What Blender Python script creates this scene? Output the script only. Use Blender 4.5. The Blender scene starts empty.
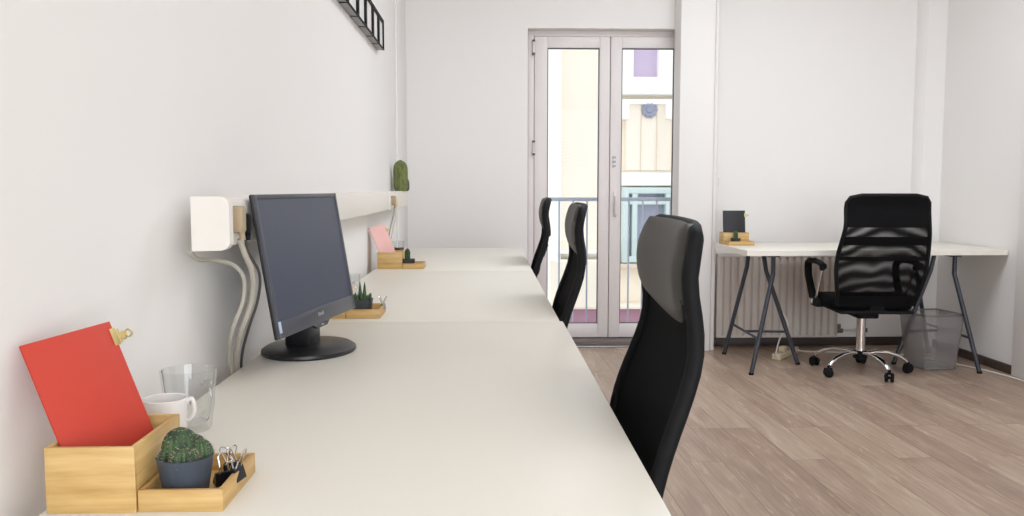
import bpy, bmesh, math, random
from mathutils import Vector, Matrix
random.seed(7)
PI = math.pi
SC = bpy.context.scene
COL = SC.collection

# ------------------------------------------------------------------ materials
def lin(c):
    c = c / 255.0
    return c / 12.92 if c <= .04045 else ((c + .055) / 1.055) ** 2.4
def rgb(r, g, b): return (lin(r), lin(g), lin(b), 1.0)

class NT:
    def __init__(s, name):
        s.m = bpy.data.materials.new(name); s.m.use_nodes = True
        s.t = s.m.node_tree; s.n = s.t.nodes
        s.b = s.n['Principled BSDF']; s.out = s.n['Material Output']
    def add(s, kind, **kw):
        nd = s.n.new(kind)
        for k, v in kw.items():
            if hasattr(nd, k): setattr(nd, k, v)
        return nd
    def link(s, a, b): s.t.links.new(a, b)
    def coords(s, scale=(1, 1, 1), rot=(0, 0, 0)):
        tc = s.add('ShaderNodeTexCoord'); mp = s.add('ShaderNodeMapping')
        mp.inputs['Scale'].default_value = scale; mp.inputs['Rotation'].default_value = rot
        s.link(tc.outputs['Object'], mp.inputs['Vector']); return mp.outputs['Vector']

def mat(name, c, rough=.5, metal=0., spec=.5, grain=0., gscale=(40, 40, 40), bump=0., coat=0., sheen=0.):
    k = NT(name)
    k.b.inputs['Base Color'].default_value = rgb(*c)
    k.b.inputs['Roughness'].default_value = rough
    k.b.inputs['Metallic'].default_value = metal
    k.b.inputs['Specular IOR Level'].default_value = spec
    k.b.inputs['Coat Weight'].default_value = coat
    k.b.inputs['Sheen Weight'].default_value = sheen
    if grain or bump:
        v = k.coords(gscale)
        nz = k.add('ShaderNodeTexNoise'); nz.inputs['Scale'].default_value = 1.0; nz.inputs['Detail'].default_value = 5
        k.link(v, nz.inputs['Vector'])
        if grain:
            mx = k.add('ShaderNodeMix', data_type='RGBA')
            k.link(nz.outputs['Fac'], mx.inputs['Factor'])
            mx.inputs['A'].default_value = rgb(*[max(0, x * (1 - grain)) for x in c])
            mx.inputs['B'].default_value = rgb(*[min(255, x * (1 + grain)) for x in c])
            k.link(mx.outputs['Result'], k.b.inputs['Base Color'])
        if bump:
            bp = k.add('ShaderNodeBump'); bp.inputs['Strength'].default_value = bump; bp.inputs['Distance'].default_value = .002
            k.link(nz.outputs['Fac'], bp.inputs['Height']); k.link(bp.outputs['Normal'], k.b.inputs['Normal'])
    return k.m

def see_through(name, c, clear, rough=.6, wave=0., wscale=30., shut=.5):
    """woven cloth or wire partly open to what lies behind; threads close up when seen aslant"""
    k = NT(name)
    k.b.inputs['Base Color'].default_value = rgb(*c); k.b.inputs['Roughness'].default_value = rough
    k.b.inputs['Specular IOR Level'].default_value = .06
    tr = k.add('ShaderNodeBsdfTransparent'); mx = k.add('ShaderNodeMixShader')
    k.link(k.b.outputs[0], mx.inputs[1]); k.link(tr.outputs[0], mx.inputs[2]); k.link(mx.outputs[0], k.out.inputs['Surface'])
    mr = k.add('ShaderNodeMapRange'); mr.inputs['To Min'].default_value = clear - wave; mr.inputs['To Max'].default_value = clear + wave
    mr.inputs['Value'].default_value = .5
    if wave:
        v = k.coords((1, 1, .6))
        w = k.add('ShaderNodeTexWave', wave_type='RINGS', rings_direction='SPHERICAL'); w.inputs['Scale'].default_value = wscale
        w.inputs['Distortion'].default_value = 7.; w.inputs['Detail'].default_value = 1.; w.inputs['Detail Scale'].default_value = .7
        k.link(v, w.inputs['Vector']); k.link(w.outputs['Fac'], mr.inputs['Value'])
    lw = k.add('ShaderNodeLayerWeight'); lw.inputs['Blend'].default_value = .5
    op = k.add('ShaderNodeMapRange'); op.inputs['From Min'].default_value = .0; op.inputs['From Max'].default_value = shut
    op.inputs['To Min'].default_value = 1.; op.inputs['To Max'].default_value = .0
    k.link(lw.outputs['Facing'], op.inputs['Value'])
    ml = k.add('ShaderNodeMath', operation='MULTIPLY'); k.link(mr.outputs['Result'], ml.inputs[0]); k.link(op.outputs['Result'], ml.inputs[1])
    k.link(ml.outputs[0], mx.inputs[0])
    return k.m

def glass_mat(name, tint=(255, 255, 255), refl=1.0, body=.0):
    k = NT(name)
    tr = k.add('ShaderNodeBsdfTransparent'); tr.inputs[0].default_value = rgb(*tint)
    gl = k.add('ShaderNodeBsdfGlossy'); gl.inputs['Roughness'].default_value = .02
    fr = k.add('ShaderNodeFresnel'); fr.inputs['IOR'].default_value = 1.45
    ml = k.add('ShaderNodeMath', operation='MULTIPLY'); ml.inputs[1].default_value = refl
    mx = k.add('ShaderNodeMixShader')
    ge = k.add('ShaderNodeNewGeometry'); fb = k.add('ShaderNodeMath', operation='SUBTRACT'); fb.inputs[0].default_value = 1.; k.link(ge.outputs['Backfacing'], fb.inputs[1])
    m0 = k.add('ShaderNodeMath', operation='MULTIPLY'); k.link(fb.outputs[0], m0.inputs[0]); k.link(fr.outputs[0], m0.inputs[1])
    k.link(m0.outputs[0], ml.inputs[0]); k.link(ml.outputs[0], mx.inputs[0])
    k.link(tr.outputs[0], mx.inputs[1]); k.link(gl.outputs[0], mx.inputs[2])
    k.link(mx.outputs[0], k.out.inputs['Surface'])
    return k.m

def bamboo():
    k = NT('bamboo')
    v = k.coords((1, 1, 1))
    geo = k.add('ShaderNodeMapping'); geo.inputs['Scale'].default_value = (14, 14, 160); k.link(v, geo.inputs['Vector'])
    n = k.add('ShaderNodeTexNoise'); n.inputs['Scale'].default_value = 1.; n.inputs['Detail'].default_value = 4; k.link(geo.outputs[0], n.inputs['Vector'])
    m2 = k.add('ShaderNodeMapping'); m2.inputs['Scale'].default_value = (.6, .6, 55); k.link(v, m2.inputs['Vector'])
    n2 = k.add('ShaderNodeTexNoise'); n2.inputs['Scale'].default_value = 1.; n2.inputs['Detail'].default_value = 0; k.link(m2.outputs[0], n2.inputs['Vector'])
    ad = k.add('ShaderNodeMix', data_type='FLOAT'); ad.inputs['Factor'].default_value = .45
    k.link(n.outputs['Fac'], ad.inputs['A']); k.link(n2.outputs['Fac'], ad.inputs['B'])
    cr = k.add('ShaderNodeValToRGB'); e = cr.color_ramp.elements
    e[0].position = .3; e[0].color = rgb(188, 148, 86); e[1].position = .68; e[1].color = rgb(220, 186, 126)
    k.link(ad.outputs['Result'], cr.inputs['Fac']); k.link(cr.outputs['Color'], k.b.inputs['Base Color'])
    k.b.inputs['Roughness'].default_value = .45
    return k.m

def floor_mat():
    k = NT('wood_planks')
    tc = k.add('ShaderNodeTexCoord'); sp = k.add('ShaderNodeSeparateXYZ'); cb = k.add('ShaderNodeCombineXYZ')
    rt = k.add('ShaderNodeMapping'); rt.inputs['Rotation'].default_value = (0, 0, math.radians(-1.5))
    k.link(tc.outputs['Object'], rt.inputs['Vector']); k.link(rt.outputs[0], sp.inputs[0])
    k.link(sp.outputs['Y'], cb.inputs['X']); k.link(sp.outputs['X'], cb.inputs['Y'])
    br = k.add('ShaderNodeTexBrick'); k.link(cb.outputs[0], br.inputs['Vector'])
    br.offset = .37; br.offset_frequency = 3; br.squash = 1.
    br.inputs['Scale'].default_value = 1.; br.inputs['Brick Width'].default_value = 1.28; br.inputs['Row Height'].default_value = .15
    br.inputs['Mortar Size'].default_value = .0012; br.inputs['Mortar Smooth'].default_value = .3; br.inputs['Bias'].default_value = 0
    br.inputs['Color1'].default_value = (0, 0, 0, 1); br.inputs['Color2'].default_value = (1, 1, 1, 1); br.inputs['Mortar'].default_value = (.1, .1, .1, 1)
    # per-plank offset so grain does not run through
    bw = k.add('ShaderNodeSeparateColor'); k.link(br.outputs['Color'], bw.inputs[0])
    off = k.add('ShaderNodeMath', operation='MULTIPLY'); off.inputs[1].default_value = 37.
    k.link(bw.outputs[0], off.inputs[0])
    cz = k.add('ShaderNodeCombineXYZ'); k.link(off.outputs[0], cz.inputs['Z'])
    av = k.add('ShaderNodeVectorMath', operation='ADD'); k.link(cb.outputs[0], av.inputs[0]); k.link(cz.outputs[0], av.inputs[1])
    def noise(sc, det, dist=0):
        mp = k.add('ShaderNodeMapping'); mp.inputs['Scale'].default_value = sc; k.link(av.outputs[0], mp.inputs['Vector'])
        n = k.add('ShaderNodeTexNoise'); n.inputs['Scale'].default_value = 1.; n.inputs['Detail'].default_value = det
        n.inputs['Distortion'].default_value = dist
        k.link(mp.outputs[0], n.inputs['Vector']); return n.outputs['Fac']
    big = noise((1.5, 9, 1), 4, 1.0); fine = noise((3.5, 85, 1), 4, .4)
    pl = k.add('ShaderNodeMix', data_type='FLOAT'); pl.inputs['Factor'].default_value = .30
    k.link(big, pl.inputs['A']); k.link(bw.outputs[0], pl.inputs['B'])
    p2 = k.add('ShaderNodeMix', data_type='FLOAT'); p2.inputs['Factor'].default_value = .33
    k.link(pl.outputs['Result'], p2.inputs['A']); k.link(fine, p2.inputs['B'])
    cr = k.add('ShaderNodeValToRGB'); e = cr.color_ramp.elements
    e[0].position = .22; e[0].color = rgb(120, 100, 86); e[1].position = .78; e[1].color = rgb(196, 177, 158)
    x = e.new(.42); x.color = rgb(155, 130, 114); x = e.new(.6); x.color = rgb(175, 153, 134)
    k.link(p2.outputs['Result'], cr.inputs['Fac'])
    # weathered pale flecks
    fl = noise((5, 40, 1), 6, 1.2)
    fr = k.add('ShaderNodeMapRange'); fr.inputs['From Min'].default_value = .56; fr.inputs['From Max'].default_value = .72
    fr.inputs['To Max'].default_value = .55; k.link(fl, fr.inputs['Value'])
    m3 = k.add('ShaderNodeMix', data_type='RGBA'); k.link(fr.outputs['Result'], m3.inputs['Factor'])
    k.link(cr.outputs['Color'], m3.inputs['A']); m3.inputs['B'].default_value = rgb(206, 186, 164)
    m4 = k.add('ShaderNodeMix', data_type='RGBA'); k.link(br.outputs['Fac'], m4.inputs['Factor'])
    k.link(m3.outputs['Result'], m4.inputs['A']); m4.inputs['B'].default_value = rgb(92, 74, 64)
    k.link(m4.outputs['Result'], k.b.inputs['Base Color'])
    k.b.inputs['Roughness'].default_value = .36; k.b.inputs['Specular IOR Level'].default_value = .5
    bp = k.add('ShaderNodeBump'); bp.inputs['Strength'].default_value = .12; bp.inputs['Distance'].default_value = .002
    k.link(fine, bp.inputs['Height']); k.link(bp.outputs['Normal'], k.b.inputs['Normal'])
    return k.m

def cactus_mat(name, a, b, sc=60):
    k = NT(name)
    v = k.coords((sc, sc, sc * .4))
    n = k.add('ShaderNodeTexNoise'); n.inputs['Scale'].default_value = 1; k.link(v, n.inputs['Vector'])
    cr = k.add('ShaderNodeValToRGB'); e = cr.color_ramp.elements
    e[0].position = .35; e[0].color = rgb(*a); e[1].position = .65; e[1].color = rgb(*b)
    k.link(n.outputs['Fac'], cr.inputs['Fac']); k.link(cr.outputs['Color'], k.b.inputs['Base Color'])
    bp = k.add('ShaderNodeBump'); bp.inputs['Strength'].default_value = .5; bp.inputs['Distance'].default_value = .002
    k.link(n.outputs['Fac'], bp.inputs['Height']); k.link(bp.outputs['Normal'], k.b.inputs['Normal'])
    k.b.inputs['Roughness'].default_value = .6
    return k.m

M = dict(
    wall=mat('white_paint', (238, 235, 233), .9, spec=.2, bump=.04, gscale=(60, 60, 60)),
    ceil=mat('ceiling_paint', (236, 233, 229), .95, spec=.1, bump=.03),
    trim=mat('white_gloss_paint', (234, 229, 227), .5, bump=.02),
    floor=floor_mat(),
    base=mat('dark_brown_skirting', (66, 54, 50), .5, grain=.2, gscale=(6, 6, 60)),
    desk=mat('white_melamine', (229, 224, 214), .42, spec=.35, bump=.01, gscale=(200, 200, 200)),
    edge=mat('white_desk_edging', (236, 231, 222), .45),
    pvc=mat('white_door_plastic', (226, 219, 218), .38, grain=.01),
    gasket=mat('grey_gasket', (96, 92, 96), .7, grain=.05),
    hard=mat('white_metal_hardware', (222, 216, 216), .35, metal=.2, grain=.02),
    steel=mat('brushed_steel', (150, 150, 152), .35, metal=.9, grain=.05),
    chrome=mat('polished_chrome', (214, 212, 212), .1, metal=1., grain=.01),
    black=mat('black_plastic', (24, 24, 26), .6, spec=.13, grain=.05),
    leather=mat('dark_grey_leather', (48, 45, 42), .5, spec=.38, bump=.15, gscale=(300, 300, 300)),
    fabric=mat('black_fabric', (17, 17, 19), .85, spec=.1, bump=.2, gscale=(500, 500, 500)),
    mesh=see_through('black_woven_mesh', (15, 15, 17), .40, .8, wave=.26, wscale=7.),
    wire=see_through('silver_wire_mesh', (150, 146, 146), .62, .4, shut=1.4),
    monitor=mat('charcoal_gloss_plastic', (28, 28, 31), .35, grain=.03),
    bezel=mat('dark_grey_bezel', (72, 74, 82), .35, grain=.03),
    screen=mat('unlit_screen', (62, 68, 86), .42, spec=.6, grain=.02),
    logo=mat('pale_print', (178, 180, 186), .5, grain=.02),
    sticker=mat('pale_blue_sticker', (186, 200, 226), .5, grain=.05),
    duct=mat('off_white_plastic', (232, 226, 219), .45, grain=.01),
    plug=mat('beige_plastic', (172, 152, 124), .5, grain=.05),
    cable=mat('warm_grey_cable', (178, 172, 160), .5, grain=.03),
    wcable=mat('white_cable', (226, 221, 214), .5, grain=.02),
    bamboo=bamboo(),
    red=mat('red_cover', (194, 60, 43), .55, bump=.05, gscale=(400, 400, 400), grain=.02),
    pink=mat('pink_cover', (236, 186, 180), .6, grain=.02),
    navy=mat('black_cover', (34, 34, 40), .55, grain=.04),
    paper=mat('paper_edges', (236, 230, 220), .8, grain=.03, gscale=(400, 400, 400)),
    brass=mat('brass_clip', (212, 192, 136), .3, metal=.85, grain=.04),
    pot=mat('slate_blue_pot', (68, 76, 88), .5, grain=.05),
    potd=mat('charcoal_pot', (62, 66, 72), .55, grain=.05),
    soil=mat('potting_soil', (62, 50, 42), .95, grain=.4, gscale=(300, 300, 300), bump=.6),
    cact=cactus_mat('cactus_green', (34, 56, 36), (66, 92, 54), 140),
    cactlight=cactus_mat('ribbed_cactus_green', (84, 96, 48), (122, 128, 70), 60),
    cactdark=cactus_mat('dark_cactus_green', (34, 54, 44), (54, 78, 60), 60),
    leaf=cactus_mat('succulent_green', (40, 70, 44), (82, 112, 66), 120),
    spine=mat('pale_spines', (206, 186, 168), .7, grain=.1),
    ceramic=mat('white_ceramic', (236, 232, 230), .2, coat=.4, grain=.01),
    glass=glass_mat('clear_glass', (251, 252, 252), 2.4),
    pane=glass_mat('window_glass', (250, 251, 252), .3),
    coffee=mat('dark_drink', (34, 24, 22), .15, grain=.05),
    grey=mat('grey_frame_side', (142, 140, 140), .5, grain=.03),
    mount=mat('white_mount', (226, 222, 220), .7, grain=.02),
    radiator=mat('cream_radiator_enamel', (212, 203, 196), .4, grain=.01),
    valve=mat('dull_valve_metal', (116, 100, 90), .45, metal=.5, grain=.1),
    trestle=mat('dark_slate_powder_coat', (48, 51, 62), .45, grain=.05),
    clip=mat('black_clip_steel', (34, 34, 40), .3, metal=.3, grain=.05),
    strip=mat('ivory_plastic', (222, 208, 180), .45, grain=.02),
    hole=mat('dark_socket_grey', (70, 66, 62), .7, grain=.05),  # even dark grey for strip sockets, switch and a thin cable
    cream=mat('cream_render', (246, 237, 220), .9, grain=.03, gscale=(2, 2, 1)),
    tan=mat('tan_render', (248, 236, 219), .9, grain=.04, gscale=(3, 3, 1)),
    plaster=mat('white_plaster', (252, 250, 246), .9, grain=.01),
    lilac=mat('lilac_blind', (206, 190, 214), .8, grain=.03, gscale=(40, 1, 1)),
    mint=mat('mint_painted_wood', (204, 220, 216), .6, grain=.04),
    bluepane=mat('blue_grey_panes', (150, 154, 172), .3, grain=.2, gscale=(3, 3, 2)),
    ochre=mat('ochre_moulding', (222, 206, 186), .8, grain=.08),
    mauve=mat('mauve_shopfront', (168, 126, 142), .8, grain=.08, gscale=(4, 4, 4)),
    rail=mat('blue_grey_iron', (172, 180, 196), .5, grain=.05),
    concrete=mat('pale_concrete', (190, 184, 178), .9, grain=.1, gscale=(8, 8, 8)),
    sill=mat('brown_threshold', (110, 98, 94), .55, grain=.1),
)

# ------------------------------------------------------------------ mesh helpers
class MB:
    def __init__(s): s.bm = bmesh.new(); s.slot = 0
    def _mark(s, n0):
        s.bm.faces.ensure_lookup_table()
        for f in s.bm.faces[n0:]: f.material_index = s.slot
    def box(s, a, b, bev=0., seg=2, mtx=None):
        t = bmesh.new(); bmesh.ops.create_cube(t, size=1)
        a, b = Vector(a), Vector(b)
        for v in t.verts: v.co = Vector([(a[i] + b[i]) / 2 + v.co[i] * abs(b[i] - a[i]) for i in range(3)])
        if bev: bmesh.ops.bevel(t, geom=list(t.edges), offset=bev, segments=seg, affect='EDGES', profile=.5)
        s.merge(t, mtx); return s
    def merge(s, t, mtx=None):
        if mtx is not None: t.transform(mtx)
        me = bpy.data.meshes.new('tmp'); t.to_mesh(me); t.free()
        n0 = len(s.bm.faces); s.bm.from_mesh(me); bpy.data.meshes.remove(me); s._mark(n0)
    def ring_skin(s, rings, caps=True, closed=False):
        n0 = len(s.bm.faces); bv = [[s.bm.verts.new(p) for p in r] for r in rings]
        n = len(rings[0]); m = len(bv)
        for i in range(m if closed else m - 1):
            A, B = bv[i], bv[(i + 1) % m]
            for j in range(n): s.bm.faces.new((A[j], A[(j + 1) % n], B[(j + 1) % n], B[j]))
        if caps and not closed:
            s.bm.faces.new(list(reversed(bv[0]))); s.bm.faces.new(bv[-1])
        s._mark(n0); return s
    def tube(s, pts, r, n=10, closed=False, flat=None):
        """round bar along a path; r one radius or one per point; flat=(ry) squashes it along the second axis"""
        P = [Vector(p) for p in pts]; m = len(P)
        R = r if isinstance(r, (list, tuple)) else [r] * m
        rings = []; up = None
        for i in range(m):
            if closed: d = P[(i + 1) % m] - P[i - 1]
            else: d = P[min(i + 1, m - 1)] - P[max(i - 1, 0)]
            d.normalize()
            if up is None:
                up = Vector((0, 0, 1)) if abs(d.z) < .9 else Vector((0, 1, 0))
            x = up - d * up.dot(d)
            if x.length < 1e-6: x = d.orthogonal()
            x.normalize(); up = x; y = d.cross(x)
            ry = R[i] if flat is None else flat
            rings.append([P[i] + x * R[i] * math.cos(2 * PI * k / n) + y * ry * math.sin(2 * PI * k / n) for k in range(n)])
        return s.ring_skin(rings, closed=closed)
    def bar(s, p, q, w, h, up=(0, 0, 1)):
        p, q = Vector(p), Vector(q); d = (q - p).normalized(); u = Vector(up)
        x = d.cross(u).normalized(); u = x.cross(d).normalized()
        rr = lambda c: [c + x * w / 2 + u * h / 2, c - x * w / 2 + u * h / 2, c - x * w / 2 - u * h / 2, c + x * w / 2 - u * h / 2]
        return s.ring_skin([rr(p), rr(q)])
    def lathe(s, prof, n=32, c=(0, 0, 0), e=2., caps=True, sx=1., sy=1.):
        """profile of (radius, z); e > 2 makes the section squarer"""
        c = Vector(c); rings = []
        for r, z in prof:
            ring = []
            for k in range(n):
                a = 2 * PI * k / n; ca, sa = math.cos(a), math.sin(a)
                q = (abs(ca) ** e + abs(sa) ** e) ** (-1 / e)
                ring.append(c + Vector((r * q * ca * sx, r * q * sa * sy, z)))
            rings.append(ring)
        return s.ring_skin(rings, caps=caps)
    def prism(s, poly, axis, a, b):
        """polygon in the two other axes, pushed along axis from a to b"""
        def at(p, t):
            return {'x': (t, p[0], p[1]), 'y': (p[0], t, p[1]), 'z': (p[0], p[1], t)}[axis]
        return s.ring_skin([[Vector(at(p, a)) for p in poly], [Vector(at(p, b)) for p in poly]])
    def slot_(s, k): s.slot = k; return s
    def build(s, name, mats, parent=None, sharp=35, mtx=None, kind=None):
        bmesh.ops.recalc_face_normals(s.bm, faces=list(s.bm.faces))
        if mtx is not None: s.bm.transform(mtx)
        me = bpy.data.meshes.new(name); s.bm.to_mesh(me); s.bm.free()
        for m in (mats if isinstance(mats, (list, tuple)) else [mats]): me.materials.append(M[m])
        me.shade_smooth(); me.set_sharp_from_angle(angle=math.radians(sharp))
        o = bpy.data.objects.new(name, me); COL.objects.link(o)
        if parent: o.parent = parent
        if kind: o['kind'] = kind
        return o

def tag(o, label, cat, group=None):
    o['label'] = label; o['category'] = cat
    if group: o['group'] = group
    return o
def thing(name, label, cat, loc=(0, 0, 0), rz=0., group=None):
    o = bpy.data.objects.new(name, None); COL.objects.link(o); o.empty_display_size = .05
    o.location = loc; o.rotation_euler = (0, 0, rz)
    return tag(o, label, cat, group)
def struct(name, mb, m, parent=None, sharp=35):
    return mb.build(name, m, parent, sharp, kind=None if parent else 'structure')
def copy_tree(o, parent=None):
    c = o.copy(); COL.objects.link(c)
    if parent: c.parent = parent
    for ch in list(o.children): copy_tree(ch, c)
    return c

# ------------------------------------------------------------------ the room
XL, XR, YB, YF, ZC = -.575, 3.17, 5.95, -3.0, 3.05
DZ = .74
struct('floor', MB().box((XL - .2, YF - .2, -.1), (XR + .2, YB + .02, 0)), 'floor')
struct('ceiling', MB().box((XL - .2, YF - .2, ZC), (XR + .2, YB + .25, ZC + .1)), 'ceil')
struct('wall_left', MB().box((XL - .15, YF, 0), (XL, YB, ZC)), 'wall')
struct('wall_right', MB().box((XR, YF, 0), (XR + .15, YB, ZC)), 'wall')
struct('wall_front', MB().box((XL - .15, YF - .15, 0), (XR + .15, YF, ZC)), 'wall')
OX0, OX1, OZ = .278, 1.45, 2.225
struct('wall_back', MB().box((XL - .15, YB, 0), (OX0, YB + .2, ZC)).box((OX1, YB, 0), (XR + .15, YB + .2, ZC))
       .box((OX0, YB, OZ), (OX1, YB + .2, ZC)), 'wall')
struct('trim_1', MB().box((1.296, 5.75, 0), (1.53, YB, ZC), .006), 'wall')                       # pier right of the balcony door
struct('trim_2', MB().prism([(3.0, YB), (3.0, 5.915), (3.035, 5.865), (XR, 5.865), (XR, YB)], 'z', 0, ZC), 'wall')   # boxing in the far right corner
struct('trim_3', MB().box((XL, 5.35, 0), (XL + .012, YB, ZC), .004), 'wall')                        # pilaster in the far left corner
struct('trim_4', MB().box((XR - .018, 3.0, 0), (XR, 4.95, ZC), .003), 'wall')                     # thickened wall on the right
struct('baseboard_back', MB().box((XL + .012, YB - .016, 0), (OX0, YB, .06), .003).box((1.53, YB - .016, 0), (3.0, YB, .06), .003), 'base')
struct('baseboard_right', MB().box((XR - .016, 4.95, 0), (XR, 5.865, .055), .003), 'base')

# balcony door: two glazed leaves
door = thing('door_1', 'white double leaf glazed balcony door in the far wall', 'door', (0, 0, 0))
del door['label'], door['category']; door['kind'] = 'structure'
DY0, DY1 = 6.03, 6.10
fr = MB()
fr.box((.284, DY0 + .01, 0), (.326, DY1 + .02, OZ), .004).box((1.404, DY0 + .01, 0), (OX1, DY1 + .02, OZ), .004)
fr.box((.326, DY0 + .01, 2.185), (1.404, DY1 + .02, OZ), .004)
fr.build('door_frame', 'pvc', door)
MB().box((OX0, YB - .03, 0), (OX1 - .0, DY1 + .05, .045), .004).build('door_threshold', 'sill', door)
MB().box((OX0 + .01, YB - .05, 0), (1.27, YB - .03, .012), .003).build('threshold_strip', 'steel', door)
def leaf(x0, x1, gx0, gx1):
    g0, g1 = .150, 2.105
    m = MB()
    m.box((x0, DY0, .05), (gx0, DY1, 2.183), .006).box((gx1, DY0, .05), (x1, DY1, 2.183), .006)
    m.box((gx0 - .002, DY0, .05), (gx1 + .002, DY1, g0), .006).box((gx0 - .002, DY0, g1), (gx1 + .002, DY1, 2.183), .006)
    l = m.build('door_leaf', 'pvc', door)
    k = MB()
    for a, b in (((gx0, g0), (gx0 + .006, g1)), ((gx1 - .006, g0), (gx1, g1)), ((gx0, g0), (gx1, g0 + .006)), ((gx0, g1 - .006), (gx1, g1))):
        k.box((a[0], DY0 + .012, a[1]), (b[0], DY0 + .03, b[1]))
    k.build('gasket', 'gasket', l)
    MB().box((gx0, DY0 + .03, g0), (gx1, DY0 + .036, g1)).build('pane', 'pane', l)
    return l
l1 = leaf(.328, .862, .42, .787); l2 = leaf(.866, 1.402, .945, 1.318)
h = MB().box((.892, DY0 - .012, .92), (.918, DY0, 1.10), .005).tube([(.905, DY0 - .01, 1.06), (.905, DY0 - .04, 1.06), (.905, DY0 - .045, 1.03), (.905, DY0 - .045, .94)], .0085)
h.build('door_handle', 'hard', l2)
lk = MB()
for dz in (0, .03, .06): lk.box((.884, DY0 - .006, 1.27 + dz), (.892, DY0, 1.29 + dz), .001).box((.898, DY0 - .006, 1.275 + dz), (.906, DY0, 1.288 + dz), .001)
lk.build('lock_plate', 'steel', l2)
for z in (2.06, 1.36):
    MB().tube([(.322, DY0 - .008, z), (.322, DY0 - .008, z + .09)], .008).build('hinge', 'hard', l1)
    for zz in (z - .004, z + .085): MB().box((.312, DY0 - .018, zz), (.332, DY0, zz + .014), .002).build('hinge_cap', 'gasket', l1)

# ------------------------------------------------------------------ outside
struct('trim_5', MB().box((-2.0, 6.2, -.24), (4.0, 7.0, -.10), .01), 'concrete')                # balcony slab
rl = thing('balcony_railing', 'blue grey iron railing of the balcony behind the glazed door', 'railing', (0, 6.78, 0))
MB().box((-1.5, -.025, 1.02), (3.5, .025, 1.05), .004).build('top_rail', 'rail', rl)
MB().box((-1.5, -.015, .0), (3.5, .015, .025), .003).build('bottom_rail', 'rail', rl)
for i in range(-6, 26):
    x = .458 + .112 * i
    MB().tube([(x, 0, .02), (x, 0, 1.025)], .007, 8).build('baluster', 'rail', rl)
for x in (-1.4, 3.4): MB().box((x, -.02, -.10), (x + .04, .02, 1.03), .003).build('post', 'rail', rl)

FY = 16.0
bd = thing('apartment_house', 'cream rendered house with mint window frames across the street beyond the balcony', 'building', (0, FY, 0))
MB().box((-9, .35, -5), (13, 6, 12)).build('wall', 'cream', bd)
MB().box((-.6, .1, -5), (1.39, .4, 12), .03).build('pilaster', 'plaster', bd)
MB().box((1.39, .3, -.2), (2.35, .45, 12)).build('tan_bay', 'cream', bd)
MB().box((2.2, .05, 2.88), (6.5, .45, 3.02), .03).box((2.3, .1, 2.70), (6.5, .45, 2.80), .02).build('cornice', 'plaster', bd)
MB().box((2.63, .17, 1.46), (3.46, .45, 2.72)).build('tan_panel', 'tan', bd)
MB().box((2.62, .155, 2.74), (3.5, .2, 2.765)).build('moulding', 'ochre', bd); MB().box((2.5, .15, 1.425), (3.7, .2, 1.455)).build('moulding', 'ochre', bd)
for x in (2.9, 3.2): MB().box((x, .155, 1.47), (x + .015, .18, 2.70)).build('panel_seam', 'ochre', bd)
for x in (2.47, 3.36): MB().box((x, .06, 2.42), (x + .2, .3, 2.74), .02).build('bracket', 'plaster', bd)
MB().box((2.3, .1, 1.17), (6, .45, 1.42), .01).build('band', 'plaster', bd)
ro = MB().lathe([(.15, -.02), (.15, .03), (.11, .06), (.07, .05), (.05, .08), (.02, .09)], 24)
for k in range(10):
    a = 2 * PI * k / 10; ro.lathe([(.03, .0), (.035, .03), (.012, .06)], 10, (.125 * math.cos(a), .125 * math.sin(a), .01))
ro.build('rosette', 'bluepane', bd, mtx=Matrix.Translation((3.06, .17, 2.60)) @ Matrix.Rotation(PI / 2, 4, 'X'))
def facade_window(x0, x1, z0, z1, m_frame, m_pane, w=.12, bars=(), cross=()):
    f = MB().box((x0, .08, z0), (x0 + w, .42, z1), .01).box((x1 - w, .08, z0), (x1, .42, z1), .01).box((x0 + .003, .088, z0 + .003), (x1 - .003, .415, z0 + w), .01).box((x0 + .003, .088, z1 - w), (x1 - .003, .415, z1 - .003), .01)
    for b in bars: f.box((b - .05, .1, z0 + .01), (b + .05, .41, z1 - .01), .01)
    for c in cross: f.box((x0 + .01, .108, c - .05), (x1 - .01, .40, c + .05), .01)
    f = f.build('window_frame', m_frame, bd)
    MB().box((x0 + .03, .3, z0 + .03), (x1 - .03, .34, z1 - .03)).build('window_pane', m_pane, f)
facade_window(2.48, 3.48, 2.95, 4.9, 'plaster', 'lilac', .26)
facade_window(3.48, 4.6, 2.95, 4.9, 'plaster', 'lilac', .1)
facade_window(2.56, 3.9, -.30, 1.14, 'mint', 'bluepane', .12, bars=(2.80, 3.44), cross=(.86,))
MB().box((2.4, .02, -.42), (5, .45, -.32), .02).build('window_sill', 'ochre', bd)
MB().box((1.3, -.05, -.12), (2.4, .45, -.06), .02).box((1.3, -.05, -.30), (2.4, .45, -.24), .02).build('cornice', 'plaster', bd)
by = MB()                                                     # rounded bay under the cornice
pts = [(1.05 + 1.6 * t, .35 - .55 * math.sin(PI * t)) for t in [i / 14 for i in range(15)]]
by.prism([(p[0] - .1, p[1]) for p in pts], 'z', -1.12, -.26); by.build('rounded_bay', 'cream', bd)
MB().box((-9, -.02, -5), (13, .4, -1.12)).build('shopfront_band', 'mauve', bd)
MB().box((-9, -.12, -1.17), (13, .42, -1.08), .02).build('string_course', 'cream', bd)
struct('ground', MB().box((-9, 6.0, -5.2), (13, FY + 1, -5.0)), 'concrete')

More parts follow.
